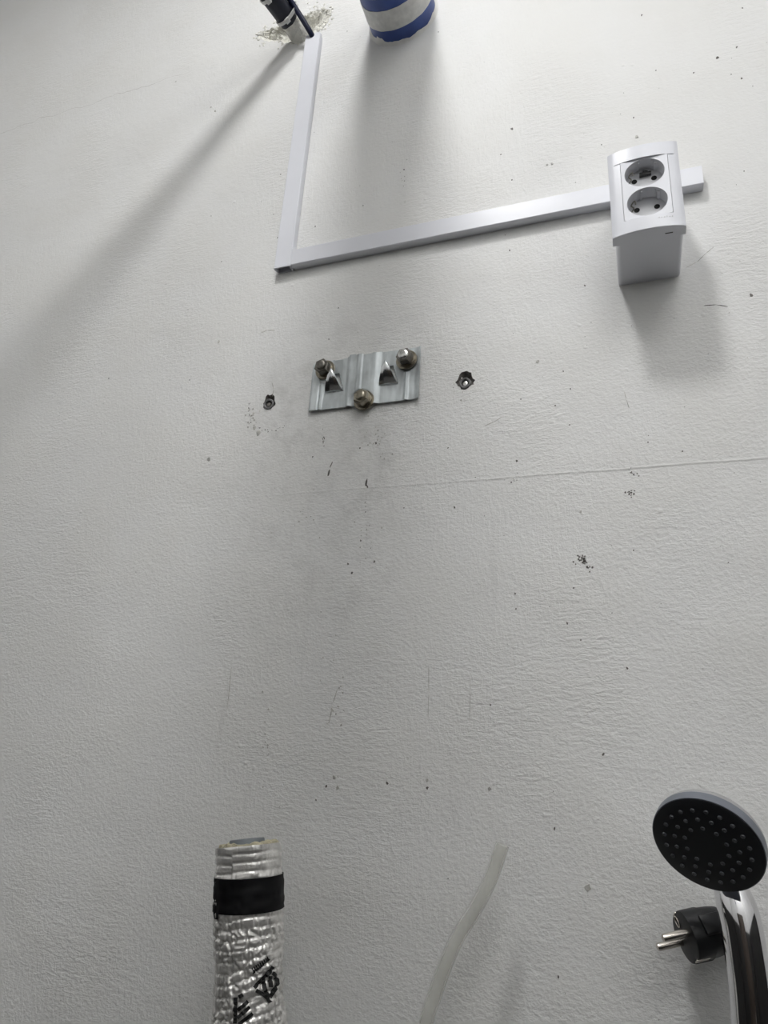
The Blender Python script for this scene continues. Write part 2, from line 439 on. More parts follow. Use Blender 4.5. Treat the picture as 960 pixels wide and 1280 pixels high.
flake(dark, P(411, 591), .0013, .0040, -.15); flake(dark, P(414, 581), .0007, .004, -.35); flake(dark, P(458, 603), .0010, .0042, -.1); flake(dark, P(459, 608), .0008, .003, .5)
cluster(dark, 727, 700, 26, 5.0, 3.6, .0004, .0012); cluster(dark, 737, 709, 8, 3, 2.5, .0004, .0010)
cluster(dark, 789, 591, 10, 4, 2.5, .0003, .0008); cluster(dark, 789, 616, 14, 4, 2.5, .0004, .0010)
cluster(dark, 404, 548, 12, 1, 8, .0003, .0008); cluster(dark, 648, 600, 6, 8, 1.5, .0003, .0006)
for a in range(26):     # ring left by a washer round the left hole
    t = 2.2+a*.105; cluster(dark, 338+27*math.cos(t+.6), 512+27*math.sin(t+.6)*-1, 1, 1.2, 1.2, .0003, .0008)
cluster(pale, 315, 520, 14, 5, 9, .0006, .0016); cluster(pale, 573, 484, 10, 5, 8, .0004, .0010)
cluster(pale, 468, 548, 22, 8, 14, .0005, .0013); cluster(pale, 455, 660, 18, 10, 30, .0004, .0011); cluster(pale, 505, 225, 8, 3, 16, .0004, .0010)
cluster(pale, 372, 640, 14, 18, 22, .0004, .0011); cluster(pale, 420, 880, 16, 8, 50, .0005, .0014); cluster(pale, 333, 930, 10, 4, 40, .0005, .0012)
for x, y, r in [(261, 574, 3), (274, 427, 2.4), (323, 541, 4), (318, 535, 2.6), (796, 171, 2.5), (726, 640, 1.4), (735, 1109, 3), (612, 986, 1.8), (269, 139, 2), (264, 134, 1.5), (690, 205, 1.6), (672, 452, 2.2), (534, 975, 1.8), (684, 206, 1.4), (418, 972, 2.2), (422, 985, 2)]:
    flake(pale, P(x, y), r*.0009, r*.0008, random.uniform(0, 3), lift=.0006)
crackline(pale, [(859, 334), (872, 327), (882, 317), (892, 309)], .00035); crackline(dark, [(881, 382), (894, 381), (909, 383)], .0004)
crackline(pale, [(780, 489), (783, 499), (786, 510)], .0004); crackline(pale, [(607, 532), (618, 527), (628, 521)], .0005)
crackline(pale, [(326, 416), (334, 413), (344, 413)], .0006); crackline(pale, [(340, 478), (342, 486), (341, 494)], .0005)
crackline(pale, [(422, 860), (416, 880), (411, 905)], .0006); crackline(pale, [(290, 830), (285, 880)], .0004); crackline(pale, [(536, 835), (536, 868), (535, 900)], .0003); crackline(pale, [(588, 850), (587, 905)], .0003)
for i in range(300):
    px, py = random.uniform(0, 960), random.uniform(0, 1280)
    flake(dark if random.random() < .35 else pale, P(px, py), random.uniform(.0002, .0006), random.uniform(.0002, .0006), random.uniform(0, 3), 6)
o = finish('paint_specks', dark, MAT['speck'], wall, smooth=False); o['kind'] = 'stuff'
o = finish('paint_chips', pale, MAT['chip'], wall, smooth=False); o['kind'] = 'stuff'

def slab(name, a, b, m):
    bm = bmesh.new(); box(bm, a, b); return structure(name, bm, m, smooth=False)
slab('floor', (RX0-.1, RY-.1, -.1), (RX1+.1, .1, 0), MAT['tile'])
slab('ceiling', (RX0-.1, RY-.1, RZ), (RX1+.1, .1, RZ+.1), MAT['ceil'])
ADDED_DADO_TOP = 1.75
for nm, p0, p1 in (('wall_left', (RX0-.1, RY), (RX0, 0)), ('wall_right', (RX1, RY), (RX1+.1, 0)), ('wall_front', (RX0, RY-.1), (RX1, RY))):
    wl = slab(nm, (p0[0], p0[1], 0), (p1[0], p1[1], RZ), MAT['room'])
    # dark tiling to shoulder height, added unseen to cut light bounced low
    bm = bmesh.new(); g = .012
    if nm == 'wall_left': box(bm, (p1[0]-.001, p0[1], 0), (p1[0]+g, p1[1]-.001, ADDED_DADO_TOP))
    elif nm == 'wall_right': box(bm, (p0[0]-g, p0[1], 0), (p0[0]+.001, p1[1]-.001, ADDED_DADO_TOP))
    else: box(bm, (p0[0], p1[1]-.001, 0), (p1[0], p1[1]+g, ADDED_DADO_TOP))
    finish('added_dark_tiling', bm, MAT['added_dado'], wl, smooth=False)
bm = bmesh.new(); box(bm, (-.45, RY, 0), (.45, RY+.04, 2.05), .003)  # unseen dark door, added for the chrome handle to reflect
added_door = structure('added_door_1', bm, MAT['added_door'])
bm = bmesh.new(); lathe(bm, (.37, RY+.04, 1.03), (0, 1, 0), [(.011, 0), (.011, .045), (.022, .05), (.026, .062), (.018, .074)], 20); finish('added_door_handle', bm, MAT['brightzinc'], added_door)

# ceiling lamp: out of the picture, it throws every shadow in it
t = thing('ceiling_lamp', (LAMP_POS.x, LAMP_POS.y, RZ), 'flat round lit lamp under the ceiling', 'lamp')
bm = bmesh.new(); lathe(bm, (LAMP_POS.x, LAMP_POS.y, RZ), (0, 0, -1), [(.05, 0), (.05, .02), (.012, .03), (.012, RZ-LAMP_POS.z-.03), (LAMP_RADIUS*1.04, RZ-LAMP_POS.z-.022), (LAMP_RADIUS*1.04, RZ-LAMP_POS.z)], 40); finish('lamp_body', bm, MAT['pvc'], t)
bm = bmesh.new(); lathe(bm, LAMP_POS, (0, 0, -1), [(LAMP_RADIUS, .0005), (LAMP_RADIUS*.97, .006), (LAMP_RADIUS*.8, .010), (LAMP_RADIUS*.4, .013), (.004, .014)], 40); finish('lamp_diffuser', bm, MAT['lamp'], t)

t = thing('added_fill_panel', (.45, -1.52, RZ), 'added square fill light panel in a white frame on the ceiling', 'lamp')  # panel added out of view to raise the soft room light
bm = bmesh.new(); box(bm, (.03, -1.94, RZ-.03), (.87, -1.10, RZ), .004); finish('fill_panel_frame', bm, MAT['pvc'], t)
bm = bmesh.new(); box(bm, (.05, -1.92, RZ-.034), (.85, -1.12, RZ-.0295)); finish('fill_panel_diffuser', bm, MAT['panel'], t, smooth=False)

# ================================================================== pipes at the top
# blue waste pipe, spirally wrapped in white
PC = Vector((-.2646, 0, 2.633)); PR = .0500
pipe = thing('waste_pipe', PC, 'thick blue pipe with white stripes coming out of the wall', 'pipe')
bm = bmesh.new(); lathe(bm, PC+Vector((0, .0, 0)), (0, -1, 0), [(PR, 0), (PR, -RY)], 64, True, True); finish('pipe_body', bm, MAT['blue'], pipe)
yc = .0200
while yc+.03 < -RY-.02:
    bm = bmesh.new(); seg = 72; wd = .0285; ring = []
    for i in range(seg):
        a = 2*math.pi*i/seg; r = PR+.0007+.0002*noise.noise(Vector((math.cos(a)*3, math.sin(a)*3, yc*40)))
        skew = .0016*math.cos(a+.6); j0 = .0007*noise.noise(Vector((math.cos(a)*5, math.sin(a)*5, yc*60))); j1 = .0007*noise.noise(Vector((math.cos(a)*5, math.sin(a)*5, yc*60+9)))
        ring.append([bm.verts.new(PC+Vector((math.cos(a)*rr, -(yc+u+skew), math.sin(a)*rr))) for rr, u in ((PR-.0002, j0), (r, j0), (r, wd+j1), (PR-.0002, wd+j1))])
    for i in range(seg):
        p, q = ring[i], ring[(i+1) % seg]
        for k in range(3): bm.faces.new((p[k], p[k+1], q[k+1], q[k]))
    finish('white_stripe', bm, MAT['wrap'], pipe, angle=50)
    yc += .046
bm = bmesh.new(); R0 = []; R1 = []; R2 = []       # ragged collar of wall paint
for i in range(96):
    a = 2*math.pi*i/96; n = noise.noise(Vector((math.cos(a)*2.3, math.sin(a)*2.3, 3)))+.5*noise.noise(Vector((math.cos(a)*9, math.sin(a)*9, 1)))
    h = .0042+.0035*n+(.0035 if 3.9 < a < 4.15 else 0); d = Vector((math.cos(a), 0, math.sin(a)))
    R0.append(bm.verts.new(PC+d*(PR+.0045)+Vector((0, .0, 0)))); R1.append(bm.verts.new(PC+d*(PR+.0016)+Vector((0, -h*.55, 0)))); R2.append(bm.verts.new(PC+d*(PR+.0003)+Vector((0, -max(h, .002), 0))))
for A, B in ((R0, R1), (R1, R2)):
    for i in range(96): bm.faces.new((A[i], A[(i+1) % 96], B[(i+1) % 96], B[i]))
finish('paint_collar', bm, MAT['collar'], pipe, angle=60)

# insulated line set tied with nylon straps
B0 = P(379, 50, .006); BD = Vector((-.2698, -1, .0544)).normalized()
bundle = thing('insulated_tube_bundle', B0, 'dark insulated tubes strapped together with white cable ties', 'pipe')
d_, a_, b_ = frame_of(BD)
bm = bmesh.new(); lathe(bm, B0, BD, [(.0165, 0), (.0158, .012), (.0142, .022), (.0137, .034), (.0128, .040)], 28)
for v in bm.verts: v.co += Vector((noise.noise(v.co*90), noise.noise(v.co*90+Vector((7, 0, 0))), noise.noise(v.co*90+Vector((0, 9, 0)))))*.0016
finish('plastered_stub', bm, MAT['plaster'], bundle)
bm = bmesh.new(); BL = 1.45
lathe(bm, B0, BD, [(.0125, .030), (.0149, .034), (.0152, .06), (.0152, BL)], 32)
finish('insulation_sleeve', bm, MAT['insul'], bundle)
# thin navy tube lying along the sleeve, bending into the trunking
side = (RGT*.86+UPV*.5); side = (side-BD*side.dot(BD)).normalized()
tp = [B0+BD*.60+side*.0192, B0+BD*.3+side*.0192, B0+BD*.10+side*.0192, B0+BD*.055+side*.0195, P(386.5, 38, -.018), P(391, 50, -.0075), P(389.5, 62, -.0055), P(388, 80, -.0055)]
bm = bmesh.new(); tube(bm, spline(tp, 10), .0042, 16); finish('thin_tube', bm, MAT['navy'], bundle)
for h, hx in ((.0425, .25), (.079, -.1)):
    bm = bmesh.new(); ring = []
    for i in range(48):
        a = 2*math.pi*i/48
        e = (a_*math.cos(a)+b_*math.sin(a)); k = max(0, e.dot(side))
        r = .0160 + .0090*k**5
        row = []
        for rr, u in ((r-.0005, -.0024), (r+.0009, -.0024), (r+.0009, .0024), (r-.0005, .0024)):
            row.append(bm.verts.new(B0+BD*(h+u)+e*rr))
        ring.append(row)
    for i in range(48):
        p, q = ring[i], ring[(i+1) % 48]
        for k in range(4): bm.faces.new((p[k], p[(k+1) % 4], q[(k+1) % 4], q[k]))
    tie = finish('cable_tie', bm, MAT['tie'], bundle, angle=50)
    tc_ = (-UPV*.8-FWD*.6+RGT*hx); tc_ = (tc_-BD*tc_.dot(BD)).normalized()
    bm = bmesh.new(); box(bm, (-.0036, -.0034, -.0022), (.0036, .0034, .0030), .0006)
    x_ = tc_.cross(BD).normalized(); mtx = Matrix((x_, BD, tc_)).transposed().to_4x4(); mtx.translation = B0+BD*h+tc_*.0180
    bmesh.ops.transform(bm, matrix=mtx, verts=bm.verts[:])
    finish('tie_head', bm, MAT['tie'], tie)

# ================================================================== cable trunking
def trunk(name, label, origin, axis, width_dir, length, W=.0262, Dp=.0122, cover_from=0.0, cover_to=None, group=None):
    """U-shaped base screwed to the wall and a snap-on cover, hollow"""
    o_, ax, wd_ = Vector(origin), Vector(axis), Vector(width_dir)
    out = Vector((0, -1, 0)); cover_to = length if cover_to is None else cover_to
    t = thing(name, origin, label, 'cable trunking', group)
    def extrude(prof, s0, s1):
        bm = bmesh.new(); A = [bm.verts.new(o_+ax*s0+wd_*x+out*y) for x, y in prof]; B = [bm.verts.new(o_+ax*s1+wd_*x+out*y) for x, y in prof]
        n = len(prof)
        for i in range(n): bm.faces.new((A[i], A[(i+1) % n], B[(i+1) % n], B[i]))
        tri = tessellate_polygon([[Vector((x, y, 0)) for x, y in prof]])
        for f in tri: bm.faces.new([A[i] for i in f]); bm.faces.new([B[i] for i in f][::-1])
        return bm
    h, w_ = Dp*.80, .0013
    g = .0012
    base = [(g, 0), (W-g, 0), (W-g, h), (W-g-w_, h), (W-g-w_, w_), (g+w_, w_), (g+w_, h), (g, h)]
    c0 = Dp*.45
    cov = [(0, c0), (.0006, c0), (.0006, Dp-.0014), (W-.0006, Dp-.0014), (W-.0006, c0), (W, c0), (W, Dp-.0012), (W-.0012, Dp), (.0012, Dp), (0, Dp-.0012)]
    finish('trunking_base', extrude(base, 0, length), MAT['pvc'], t, smooth=False)
    finish('trunking_cover', extrude(cov, cover_from, cover_to), MAT['pvc'], t, smooth=False)
    return t
trunk('cable_trunking', 'white vertical cable trunking running down from the dark tubes', (-.4208, 0, 2.2035), (0, 0, 1), (1, 0, 0), .440, W=.0250)
trunk('cable_trunking', 'white horizontal cable trunking leading to the socket box', (-.3952, 0, 2.2035), (1, 0, 0), (0, 0, 1), .4995)

# ================================================================== socket box
BX0, BX1, BZ0, BZ1 = .0095, .0730, 2.0972, 2.2025
sb = thing('socket_box', ((BX0+BX1)/2, 0, BZ0), 'white surface box with two round power sockets below trunking end', 'socket')
bm = bmesh.new(); box(bm, (BX0+.0010, -.0665, BZ0), (BX1-.0002, 0, BZ1), 0)
es = [e for e in bm.edges if abs(e.verts[0].co.y-e.verts[1].co.y) > .02]
bmesh.ops.bevel(bm, geom=es, offset=.004, segments=4, affect='EDGES', profile=.5)
finish('back_box', bm, MAT['pvc2'], sb)
# curved cover frame with an opening for the insert
FX0, FX1, FZ0, FZ1 = .0069, .0742, 2.0958, 2.2040
OX0, OX1, OZ0, OZ1 = .0186, .0640, 2.1121, 2.1868
xs = sorted(set([round(v, 6) for v in lin(FX0, FX1, 25)] + [OX0, OX1, .0128, .0698])); zs = sorted(set([FZ0, FZ0+.0008, FZ1-.0008, FZ1, OZ1-.0011] + lin(OZ0, OZ1, 6)))
def fcurve(x, z):
    u = 2*(x-FX0)/(FX1-FX0)-1; y = .0775+.0052*(1-u*u)
    if z < FZ0+.0004 or z > FZ1-.0004: y -= .0007
    if abs(u) > .995: y -= .0008
    return -y
bm = bmesh.new(); grid_plate(bm, xs, zs, fcurve, lambda x, z: -.0660, lambda x, z: not (OX0 < x < OX1 and OZ0 < z < OZ1) and not (OZ1-.0011 < z < OZ1 and .0128 < x < .0698))
fr = finish('cover_frame', bm, MAT['pvc2'], sb, angle=30)
bm = bmesh.new(); box(bm, (.0555, -.0722, FZ0-.0003), (.0625, -.0714, FZ0+.0002)); finish('slot_dark_strip', bm, MAT['black'], fr, smooth=False)  # solid black strip stands in for the slot's dark opening
# faint raised marking on the frame's lower strip
bm = bmesh.new()
for i, (w1, h1) in enumerate(((.0013, .0013), (.0009, .0011), (.0014, .0012), (.0010, .0018), (.0013, .0012), (.0011, .0016))):
    x = .0500+i*.0024; box(bm, (x, fcurve(x+.0007, 2.105)-.00018, 2.1068), (x+w1, fcurve(x+.0007, 2.105)+.0004, 2.1068+h1))
finish('raised_marking', bm, MAT['recess'], fr, smooth=False)
SY = -.0806
ins = None
SOC = [(.0411, 2.1685), (.0414, 2.1315)]
def ell(c, rx, rz, n=48): return [(c[0]+rx*math.cos(2*math.pi*i/n), c[1]+rz*math.sin(2*math.pi*i/n)) for i in range(n)]
bm = bmesh.new(); g = .0004
holed_plate(bm, [(OX0+g, OZ0+g), (OX1-g, OZ0+g), (OX1-g, OZ1-g), (OX0+g, OZ1-g)], [ell(c, .0190, .0176) for c in SOC], SY, SY+.0025)
ins = finish('socket_insert', bm, MAT['pvc2'], sb, smooth=False)
for si, c in enumerate(SOC):
    bm = bmesh.new(); prof = [(1, 0), (.985, .0006), (.975, .0133), (.0001, .0133)]; R = []
    for k, dy in prof: R.append([bm.verts.new((c[0]+.0190*k*math.cos(2*math.pi*i/48), SY+dy, c[1]+.0176*k*math.sin(2*math.pi*i/48))) for i in range(48)])
    for A, B in zip(R, R[1:]):
        for i in range(48): bm.faces.new((A[i], A[(i+1) % 48], B[(i+1) % 48], B[i]))
    cup = finish('socket_cup', bm, MAT['recess'], sb, angle=45)
    for s in (-1, 1):
        bm = bmesh.new(); lathe(bm, (c[0]+s*.0095, SY+.0135, c[1]+.003), (0, -1, 0), [(.0028, 0), (.0028, .0006)], 18); finish('pin_hole_dark_disc', bm, MAT['hole'], cup)  # solid dark disc painted in place of the shade inside a pin hole
    # guide groove and earth clip in the upper wall, clip at the side
    bm = bmesh.new()
    for gx in (-.0045, .0085): box(bm, (c[0]+gx-.0006, SY+.002, c[1]+.0145), (c[0]+gx+.0006, SY+.0132, c[1]+.0166))
    box(bm, (c[0]+.0100, SY+.003, c[1]+.0120), (c[0]+.0128, SY+.0132, c[1]+.0135))
    finish('guide_rib', bm, MAT['recess'], cup, smooth=False)
    if si == 0:
        bm = bmesh.new(); box(bm, (c[0]-.0042, SY+.0098, c[1]+.0065), (c[0]+.0070, SY+.0132, c[1]+.0105), .0005); box(bm, (c[0]-.001, SY+.0095, c[1]+.0095), (c[0]+.0040, SY+.0131, c[1]+.0120), .0004)
        finish('earth_contact', bm, MAT['black'], cup)
    bm = bmesh.new(); q = Vector((c[0]-.0135, SY+.0070, c[1]+.0030))
    tube(bm, spline([q+Vector((-.0008, .003, -.004)), q+Vector((.001, .0015, -.001)), q+Vector((-.0012, .001, .002)), q+Vector((.0006, 0, .0048)), q+Vector((.0024, 0, .0062)), q+Vector((.003, .001, .003))], 6), .00065, 8)
    finish('contact_spring', bm, MAT['darkzinc'], cup)

# ================================================================== mounting bracket
KX0, KX1, KZ0, KZ1 = -.3500, -.2112, 1.9848, 2.0530
KW, KH = KX1-KX0, KZ1-KZ0
br = thing('mounting_bracket', ((KX0+KX1)/2, 0, KZ0), 'galvanised steel mounting bracket with two hooks bolted to the wall', 'bracket')
def khgt(x, z):
    u = (x-KX0)/KW; v = (z-KZ0)/KH
    h = .0022
    h += .0030*(sstep(u, .33, .37)-sstep(u, .60, .66))          # raised middle panel
    h += .0012*(sstep(u, .43, .445)-sstep(u, .475, .49))
    for uc, top in ((.105, .52), (.885, .55)):                  # stiffening ribs
        h += .0026*math.exp(-((u-uc)/.013)**2)*(1-sstep(v, top-.03, top+.02))
    h += .0016*(sstep(u, .0, .012)*(1-sstep(u, .075, .09)))
    h += .0020*sstep(u, .955, 1.0)
    d = math.hypot((u-.49)*KW, (v-.06)*KH)
    h -= .0024*(1-sstep(d, .012, .0165))                        # dish round the lower bolt
    h += .0006*noise.noise(Vector((x*45, z*45, 0)))
    return h
HOOK = [(.225, .155), (.725, .155)]; HV0, HV1, HW = .33, .86, .158
def kkeep(x, z):
    u = (x-KX0)/KW; v = (z-KZ0)/KH
    for uc, _ in HOOK:
        if HV0 < v < HV1-.16:
            k = 1-(v-HV0)/(HV1-HV0)
            if abs(u-uc-.012) < HW/2*k: return False
    top = 1.0 - .022*(1-sstep(u, .30, .36)) + .012*math.sin(u*21)*sstep(u, .2, .4)*(1-sstep(u, .6, .75))
    if u < .06: top -= .05*(1-u/.06)
    return v < top
bm = bmesh.new(); grid_plate(bm, lin(KX0, KX1, 140), lin(KZ0, KZ1+.001, 70), lambda x, z: -khgt(x, z)-.0018, lambda x, z: -khgt(x, z)+.0002, kkeep)
finish('plate', bm, MAT['zinc'], br, angle=50)
for uc, _ in HOOK:
    bm = bmesh.new(); n = 12; F = []; Bk = []; cx = KX0+uc*KW; zb = KZ0+HV0*KH; Hh = .0245
    yb = -khgt(cx, zb)-.0010
    for i in range(n+1):
        t = i/n; hw = HW*KW/2*(1-t)**.85+.0012
        yy = -.0145*(1-(1-t)**2.0); zz = Hh*t**1.25
        rf = []; rb = []
        for j in range(9):
            s = -1+2*j/8
            groove = .0014*math.exp(-((abs(s)-.30)/.16)**2)*(1-t) - .0016*s*s*(1-t*.4)
            rf.append(bm.verts.new((cx+s*hw, yb+yy-groove-.0009, zb+zz-.0006*abs(s)))); rb.append(bm.verts.new((cx+s*hw, yb+yy-groove+.0009, zb+zz+.0004)))
        F.append(rf); Bk.append(rb)
    for i in range(n):
        for j in range(8):
            bm.faces.new((F[i][j], F[i][j+1], F[i+1][j+1], F[i+1][j])); bm.faces.new((Bk[i][j], Bk[i+1][j], Bk[i+1][j+1], Bk[i][j+1]))
        for j in (0, 8): bm.faces.new((F[i][j], F[i+1][j], Bk[i+1][j], Bk[i][j]))
    for j in range(8):
        bm.faces.new((F[0][j], F[0][j+1], Bk[0][j+1], Bk[0][j])); bm.faces.new((F[n][j], F[n][j+1], Bk[n][j+1], Bk[n][j]))
    finish('hook', bm, MAT['hookzinc'], br, angle=50)

def bolt(px, py, lift, label, nutm, endm, tilt=(0, 0), spin=0.2, s=1.0):
    c = P(px, py, -lift)
    t = thing('hex_bolt', c, label, 'bolt', 'hex bolts holding the bracket')
    ax = Vector((tilt[0], -1, tilt[1])).normalized()
    d, a, b = frame_of(ax)
    bm = bmesh.new(); lathe(bm, c, ax, [(.0050, 0), (.0124*s, 0), (.0129*s, .0004), (.0129*s, .0016), (.0124*s, .0020), (.0050, .0020)], 36, close=True); finish('washer', bm, MAT['brass'], t)
    bm = bmesh.new(); lathe(bm, c+ax*.0020, ax, [(.0050, 0), (.0095*s, 0), (.0099*s, .0006), (.0099*s, .0018), (.0092*s, .0024), (.0050, .0024)], 32, close=True); finish('spring_washer', bm, MAT['brass'], t)
    bm = bmesh.new(); R = []; prof = [(.0084, .0044), (.0098, .0052), (.0098, .0120), (.0086, .0132), (.0050, .0132)]
    ca, sa = math.cos(spin), math.sin(spin); A = a*ca+b*sa; B = b*ca-a*sa
    for r, h in prof: R.append([bm.verts.new(c+ax*h+(A*math.cos(math.pi/3*i)+B*math.sin(math.pi/3*i))*r*s) for i in range(6)])
    for p, q in zip(R, R[1:]):
        for i in range(6): bm.faces.new((p[i], p[(i+1) % 6], q[(i+1) % 6], q[i]))
    bm.faces.new(R[0][::-1]); bm.faces.new(R[-1]); finish('hex_nut', bm, nutm, t, angle=20)
    bm = bmesh.new(); prof = [(.0058, .0120), (.0062, .0138), (.0057, .0144), (.0061, .0150), (.0052, .0158), (.0022, .0161)]
    lathe(bm, c, ax, [(r*s, h) for r, h in prof], 24); finish('stud_end', bm, endm, t, angle=60)
bolt(407, 463, .0055, 'dark tarnished hex bolt at an upper corner of steel bracket', MAT['darkzinc'], MAT['darkzinc'], (-.04, -.02), .3)
bolt(508.5, 450.5, .0055, 'hex bolt with bright shiny end at an upper corner of steel bracket', MAT['darkzinc'], MAT['brightzinc'], (.0, .0), .1)
bolt(455.5, 501, .0045, 'brownish hex bolt at the lower edge of steel bracket', MAT['brass'], MAT['brass'], (-.03, .0), .55)

def wallplug(c, label, shift, endm):
    t = thing('wall_plug', c, label, 'wall plug', 'drilled wall plugs beside the bracket')
    b0 = Vector((c.x+shift[0], 0, c.z+shift[1]))
    bm = bmesh.new(); lathe(bm, b0, (0, -1, 0), [(.0042, -.006), (.0066, -.006), (.0070, -.001), (.0068, .0012), (.0058, .0016), (.0044, .0010)], 24, close=True)
    for v in bm.verts: v.co += Vector((noise.noise(v.co*140), 0, noise.noise(v.co*140+Vector((3, 3, 3)))))*.0011
    finish('plug_sleeve', bm, MAT['plug'], t)
    bm = bmesh.new(); lathe(bm, b0, (0, -1, 0), [(.0046, -.0070), (.0046, -.0062)], 20); finish('bore_dark_disc', bm, MAT['hole'], t)  # black disc painted where the bore's depth would be dark
    bm = bmesh.new(); lathe(bm, b0, (0, -1, 0), [(.0036, -.0064), (.0036, -.0012), (.0026, .0002), (.0010, .0006)], 18); finish('screw_end', bm, endm, t)
wallplug(hole_l, 'dark screw plug in chipped hole inside a faint ring mark', (-.0004, -.001), MAT['darkzinc'])
wallplug(hole_r, 'dark screw plug with bright screw end beside the shiny bolt', (.0002, -.002), MAT['brightzinc'])

# ================================================================== foil insulated duct
FT, FB = P(311.5, 1056, -.0905), P(312.5, 1275, -.0930)
FAX = (FB-FT).normalized(); FR = .0252
fe1 = (Vector((0, -1, 0))-FAX*Vector((0, -1, 0)).dot(FAX)).normalized(); fe2 = FAX.cross(fe1)*-1
if fe2.x < 0: fe2 = -fe2
FLEN = FT.z/abs(FAX.z)
ft = thing('insulated_duct', FT+FAX*FLEN, 'silver foil wrapped duct with black tape band below the bracket', 'duct')
RINGH = .0066
def frad(th, s):
    wob = .0010*noise.noise(Vector((th*1.1, s*25, 4)))+.0008*math.sin(th*1.5+.5)
    k = (s+wob*1.5+.006*math.sin(th-.5)*sstep(s, .05, .12))/RINGH
    ring = math.floor(k); fr_ = k-ring
    rr = random.Random(ring*37+5)
    ph = rr.random()*6; fq = rr.choice((9, 11, 13, 15))
    crease = min(1, (min(fr_, 1-fr_)*2)/.34)**.6
    vc = abs(math.sin((th*fq+ph+.7*noise.noise(Vector((th*3, ring*1.3, 0))))/2)); vc = min(1, vc/.32)**.7
    calm = 1-.75*(1-sstep(s, .018, .026))
    dg = noise.noise(Vector((th*3.2+s*85, s*120-th*1.5, 7))); dg2 = 1-min(1, abs(dg)/.12)
    r = FR + .0016*crease + .0010*vc*calm - .0017*dg2*calm*sstep(noise.noise(Vector((th*1.2, s*30, 2))), -.1, .25) + .0012*noise.noise(Vector((th*2, s*60, 9)))
    vd = noise.voronoi(Vector((math.cos(th)*3.0+.2*math.sin(s*300), math.sin(th)*3.0, s*105)))[0]
    ed = min(1, (vd[1]-vd[0])/.28); r -= .0017*(1-ed)*sstep(s, .045, .06)*(.35+.65*sstep(noise.noise(Vector((th*1.4, s*26, 12))), -.25, .2))
    r += .0013*(vd[0]-.3)*sstep(s, .045, .06)
    a = (th+math.pi) % (2*math.pi)-math.pi
    if -1.25 < a < -.62: r += .0011*sstep(a, -1.25, -1.2)*(1-sstep(a, -.66, -.62))     # long overlapping seam
    return r + .0016*math.sin(s*42+1.2)*sstep(s, .05, .1)
def foil_pt(th, s, off=0.0):
    return FT + FAX*s + (fe1*math.cos(th)+fe2*math.sin(th))*(frad(th, s)+off)
bm = bmesh.new(); NS, NT = 240, 260; SL = .26; rows = []
svals = [SL*i/NS for i in range(NS+1)] + lin(SL+.02, FLEN, 10)
for s in svals: rows.append([bm.verts.new(foil_pt(2*math.pi*k/NT, min(s, SL)) + FAX*max(0, s-SL)) for k in range(NT)])
for p, q in zip(rows, rows[1:]):
    for k in range(NT): bm.faces.new((p[k], p[(k+1) % NT], q[(k+1) % NT], q[k]))
bm.faces.new(rows[-1])
finish('foil_jacket', bm, MAT['foil'], ft, angle=180)
bm = bmesh.new(); n = 60; rings = []           # ragged foam ring at the mouth
for r, h in ((FR+.0006, .002), (FR-.0005, -.0012), (.0215, -.0022), (.0160, -.0006), (.0152, .012)):
    rings.append([bm.verts.new(FT+FAX*(h+(.0022*noise.noise(Vector((math.cos(2*math.pi*k/n)*6, math.sin(2*math.pi*k/n)*6, r*300))))*(1 if h < .002 else 0)) + (fe1*math.cos(2*math.pi*k/n)+fe2*math.sin(2*math.pi*k/n))*r) for k in range(n)])
for p, q in zip(rings, rings[1:]):
    for k in range(n): bm.faces.new((p[k], p[(k+1) % n], q[(k+1) % n], q[k]))
finish('foam_ring', bm, MAT['foam'], ft, angle=60)
bm = bmesh.new(); lathe(bm, FT-fe2*.002, -FAX, [(.0112, -.10), (.0148, -.10), (.0148, .0038), (.0142, .0048), (.0118, .0048), (.0112, .0038)], 40, close=True); finish('inner_pipe', bm, MAT['greypipe'], ft)
def band(s0, s1, off, nth=120, name='tape_band', m='tape'):
    bm = bmesh.new(); R = []
    for j, (s, o_) in enumerate([(s0, 0)]+[(s0+(s1-s0)*k/10, off) for k in range(11)]+[(s1, 0)]):
        row = []
        for k in range(nth):
            th = 2*math.pi*k/nth; a = (th+math.pi) % (2*math.pi)-math.pi
            low = .0018*math.sin(th+.4) + (.004 if -.9 < a < -.55 and s > s1-.001 else 0)
            rr = FR+.0024+o_ + .0005*noise.noise(Vector((th*2, s*90, 3))) + .0004*math.sin(s*600+th)
            rr = max(rr, frad(th, s+low)+.0003+o_*.5)
            row.append(bm.verts.new(FT+FAX*(s+low)+(fe1*math.cos(th)+fe2*math.sin(th))*rr))
        R.append(row)
    for p, q in zip(R, R[1:]):
        for k in range(nth): bm.faces.new((p[k], p[(k+1) % nth], q[(k+1) % nth], q[k]))
    return finish(name, bm, MAT[m], ft, angle=60)
band(.0225, .0475, .0008)
